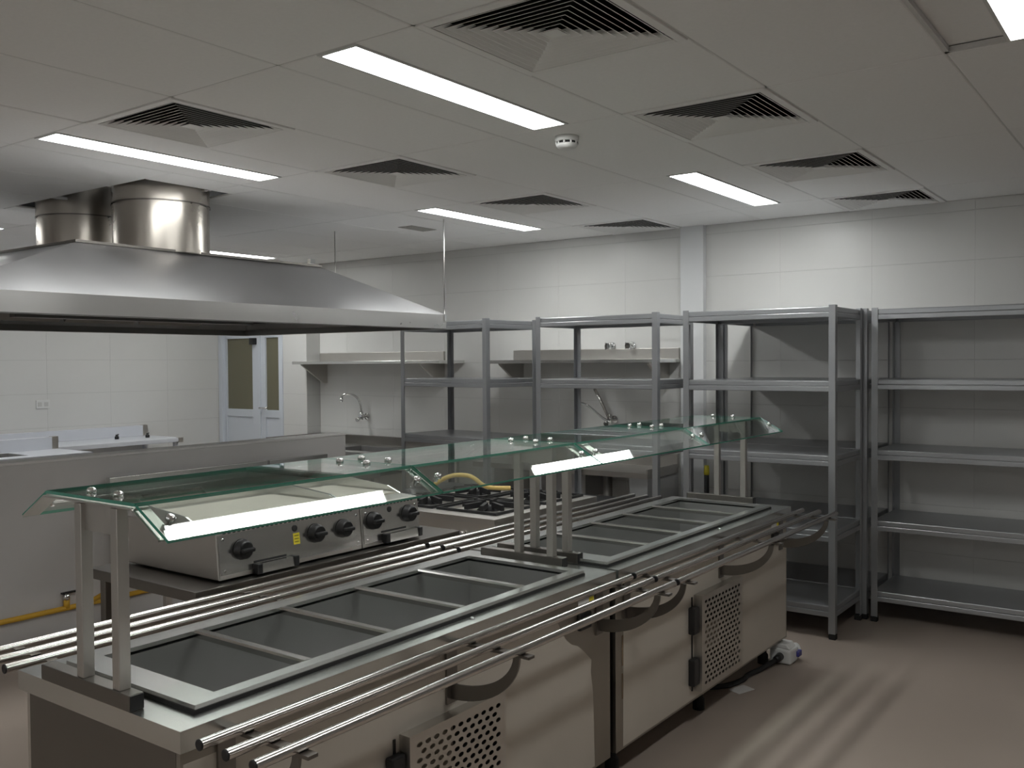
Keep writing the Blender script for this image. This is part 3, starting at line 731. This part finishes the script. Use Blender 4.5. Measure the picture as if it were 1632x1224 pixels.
# ------------------------------------------------------------------ tables on the far left
t=thing('wall_table','stainless worktable with splashback against the left tiled wall','table',(-8.43,4.3,0))
leg_table(t,-8.745,-8.11,2.6,5.52,.925,'film_blue',shelf=.25)
MB().box(-8.745,-8.69,2.6,5.50,.925,1.03).build('back_splash','film_blue',t,bevel=.003)
MB().box(-8.747,-8.687,5.45,5.503,.926,1.033).build('splash_end','steel_front',t)
MB().box(-8.15,-8.105,5.47,5.523,.88,.927).build('corner_cap','steel_front',t)
t=thing('sink_table','stainless sink table with splashback behind the half wall at far left','sink',(-7.74,3.3,0))
leg_table(t,-8.05,-7.43,2.2,4.2,.925,'film_blue',hole=(-7.95,-7.60,3.1,3.75))
MB().box(-8.05,-8.0,2.2,4.2,.925,1.03).build('back_splash','film_blue',t,bevel=.003)
MB().box(-8.053,-7.997,4.15,4.203,.926,1.033).build('splash_end','steel_front',t)
for (x,y) in ((-8.5,5.05),(-8.42,5.33)):
    tt=thing('pipe_clamp','small dark metal fitting on the left wall worktable'+(', nearer its free end' if y>5.2 else ', further from its end'),'fitting',(x,y,.925))
    MB().lathe([(.02,0),(.02,.025),(.012,.03),(.012,.045)],(x,y,.925),seg=12).build('body','black_plastic',tt)
    MB().bar((x,y,.96),(x-.06,y+.05,.965),.015,.012).build('arm','black_plastic',tt)
# ------------------------------------------------------------------ back wall sinks, shelves, taps
t=thing('sink_counter','stainless sink counter in the back corner beside the door wall','sink',(-6.3,6.25,0))
leg_table(t,-7.28,-5.37,5.90,6.58,.85,'steel',hole=(-6.55,-5.95,6.02,6.44))
MB().box(-7.28,-5.37,6.555,6.595,.85,.935).build('back_splash','steel_dark',t,bevel=.003)
MB().box(-7.285,-7.25,5.88,6.555,.85,.937).build('side_splash','steel_dark',t,bevel=.003)
t=thing('sink_counter','stainless sink counter on a white masonry support behind the middle shelving','sink',(-4.05,6.33,0))
m_=MB(); zt=.825
for (a,b,c_,d_) in ((-4.86,-4.30,6.07,6.58),(-3.80,-3.225,6.07,6.58),(-4.30,-3.80,6.07,6.14),(-4.30,-3.80,6.48,6.58)): m_.box(a,b,c_,d_,zt-.04,zt)
m_.build('counter_top','steel_matte',t)
m_=MB()
for (a,b,c_,d_,z0,z1) in ((-4.30,-4.295,6.14,6.48,.6,zt),(-3.805,-3.80,6.14,6.48,.6,zt),(-4.295,-3.805,6.14,6.145,.6,zt),(-4.295,-3.805,6.475,6.48,.6,zt),(-4.30,-3.80,6.14,6.48,.595,.6)): m_.box(a,b,c_,d_,z0,z1)
m_.build('sink_bowl','steel_tank',t)
MB().box(-4.86,-3.225,6.56,6.595,zt,.93).build('back_splash','steel_matte',t)
MB().box(-3.235,-3.222,6.07,6.56,zt,zt+.03).build('raised_edge','steel_matte',t)
for xa in (-3.385,-4.80): MB().box(xa,xa+.15,6.09,6.598,0,zt-.04).build('masonry_support','masonry',t)
MB().tube([(-3.60,6.14,0),(-3.60,6.14,zt-.04)],.035,14).build('leg','steel_matte',t)
def wall_shelf(x0,x1,z,px0,px1,label,bx):
    t=thing('wall_shelf',label,'wall shelf',((x0+x1)/2,6.42,z-.03),'stainless wall shelves')
    MB().box(x0,x1,6.24,6.598,z-.028,z).build('shelf','steel',t,bevel=.002)
    MB().box(px0,px1,6.575,6.598,z,z+.085).build('back_plate','steel_matte',t,bevel=.002)
    for x in bx: MB().prism([(6.598,z-.028),(6.262,z-.028),(6.26,z-.035),(6.55,z-.22),(6.598,z-.22)],'x',x-.012,x+.012).build('bracket','steel_matte',t)
wall_shelf(-7.31,-5.37,1.672,-7.275,-5.60,'stainless wall shelf above the curved tap, next to the door wall',(-7.2,-5.62))
wall_shelf(-4.82,-3.21,1.668,-4.80,-3.215,'stainless wall shelf below the two chrome valves',(-4.72,-3.32))
def tap(base,path,label):
    t=thing('wall_tap',label,'tap',base,'chrome wall taps')
    x,y,z=base
    MB().tube([(x,6.598,z),(x,6.585,z),(x,6.585,z),(x,6.50,z)],.03,16,radii=[.032,.032,.017,.017]).build('wall_flange','chrome',t)
    MB().tube([(x,6.52,z-.03),(x,6.52,z+.05)],.020,14).build('valve_body','chrome',t)
    MB().tube([(x,6.50,z-.012),(x,6.455,z-.03)],.016,12,radii=[.012,.022]).build('handle','chrome',t)
    sp=smooth(path,6); MB().tube(sp,.011,12).build('spout','chrome',t)
    e=Vector(path[-1]); MB().tube([e+Vector((0,0,.012)),e-Vector((0,0,.028))],.017,12).build('aerator','chrome',t)
tap((-6.62,6.52,1.125),[(-6.62,6.52,1.17),(-6.625,6.51,1.25),(-6.66,6.49,1.32),(-6.73,6.46,1.348),(-6.79,6.43,1.335),(-6.80,6.425,1.30)],'chrome swan-neck wall tap over the corner sink')
tap((-3.80,6.52,1.18),[(-3.80,6.52,1.16),(-3.85,6.48,1.20),(-3.93,6.42,1.285),(-3.98,6.385,1.315),(-4.0,6.37,1.30),(-4.005,6.365,1.275)],'chrome wall tap with lever behind the middle shelving unit')
MB0=MB().tube([(-3.80,6.50,1.20),(-3.86,6.50,1.31),(-3.93,6.50,1.43)],.013,10).build('tap_lever','steel_tube'); tag(MB0,'grey hose end sticking up from the tap behind the middle shelving','hose')
for x,w_ in ((-3.82,'left'),(-3.635,'right')):
    t=thing('shut_off_valve','%s of the two chrome shut-off valves above the wall shelf'%w_,'valve',(x,6.59,1.74),'chrome shut-off valves')
    MB().tube([(x,6.598,1.775),(x,6.59,1.775),(x,6.58,1.775)],.032,18,radii=[.034,.034,.022]).build('flange','chrome',t)
    MB().tube([(x,6.58,1.775),(x,6.545,1.775)],.013,12).build('stem','chrome',t)
    h=MB().tube([(x,6.545,1.775),(x,6.515,1.775)],.024,14).build('handle','chrome',t)
    for k in range(4):
        a=math.pi/4+k*math.pi/2; MB().tube([(x,6.53,1.775),(x+.036*math.cos(a),6.53,1.775+.036*math.sin(a))],.008,8).build('handle_arm','chrome',h)
t=thing('riser_pipe','black pipe with yellow cap standing at the wall pillar','pipe',(-2.93,6.45,0))
MB().tube([(-2.93,6.45,0),(-2.93,6.45,.80)],.018,12).build('pipe','black_plastic',t)
MB().tube([(-2.93,6.45,.80),(-2.93,6.45,.82),(-2.93,6.45,.87)],.02,12,radii=[.02,.021,.017]).build('cap','yellow_label',t)
# ------------------------------------------------------------------ plug, cable and paper on the floor
t=thing('power_plug','white industrial power plug with blue rim lying on the floor by the counter','plug',(-1.79,4.98,0))
MB().box(-1.86,-1.74,4.90,5.02,.004,.085).build('housing','white_plastic',t,bevel=.012)
MB().prism([(-1.85,.085),(-1.75,.085),(-1.77,.11),(-1.83,.11)],'y',4.91,5.01).build('hood','white_plastic',t,bevel=.005)
MB().tube([(-1.78,5.02,.05),(-1.77,5.05,.05),(-1.765,5.06,.05)],.035,18,radii=[.034,.036,.036]).build('rim','white_plastic',t)
MB().box(-1.755,-1.725,4.985,5.035,.03,.06).build('latch','blue_plastic',t,bevel=.004)
MB().tube([(-1.80,4.90,.045),(-1.80,4.86,.042),(-1.805,4.84,.04)],.02,12,radii=[.022,.02,.016]).build('cable_gland','black_plastic',t)
cab=smooth([(-1.805,4.845,.036),(-1.84,4.72,.016),(-1.86,4.60,.014),(-1.855,4.52,.014),(-1.875,4.42,.014),(-1.93,4.33,.014),(-2.03,4.26,.014)])
tag(MB().tube(cab,.013,10).build('power_cable','black_rubber'),'black power cable running from the plug under the far counter','cable')
pp=MB(); pp.prism([(-1.87,4.37),(-1.80,4.34),(-1.765,4.45),(-1.835,4.48)],'z',.0008,.0022); tag(pp.build('paper_card','paper'),'small white paper card on the floor below the far counter','paper')
# clean helper properties
for o in bpy.data.objects:
    if '_w' in o: del o['_w']
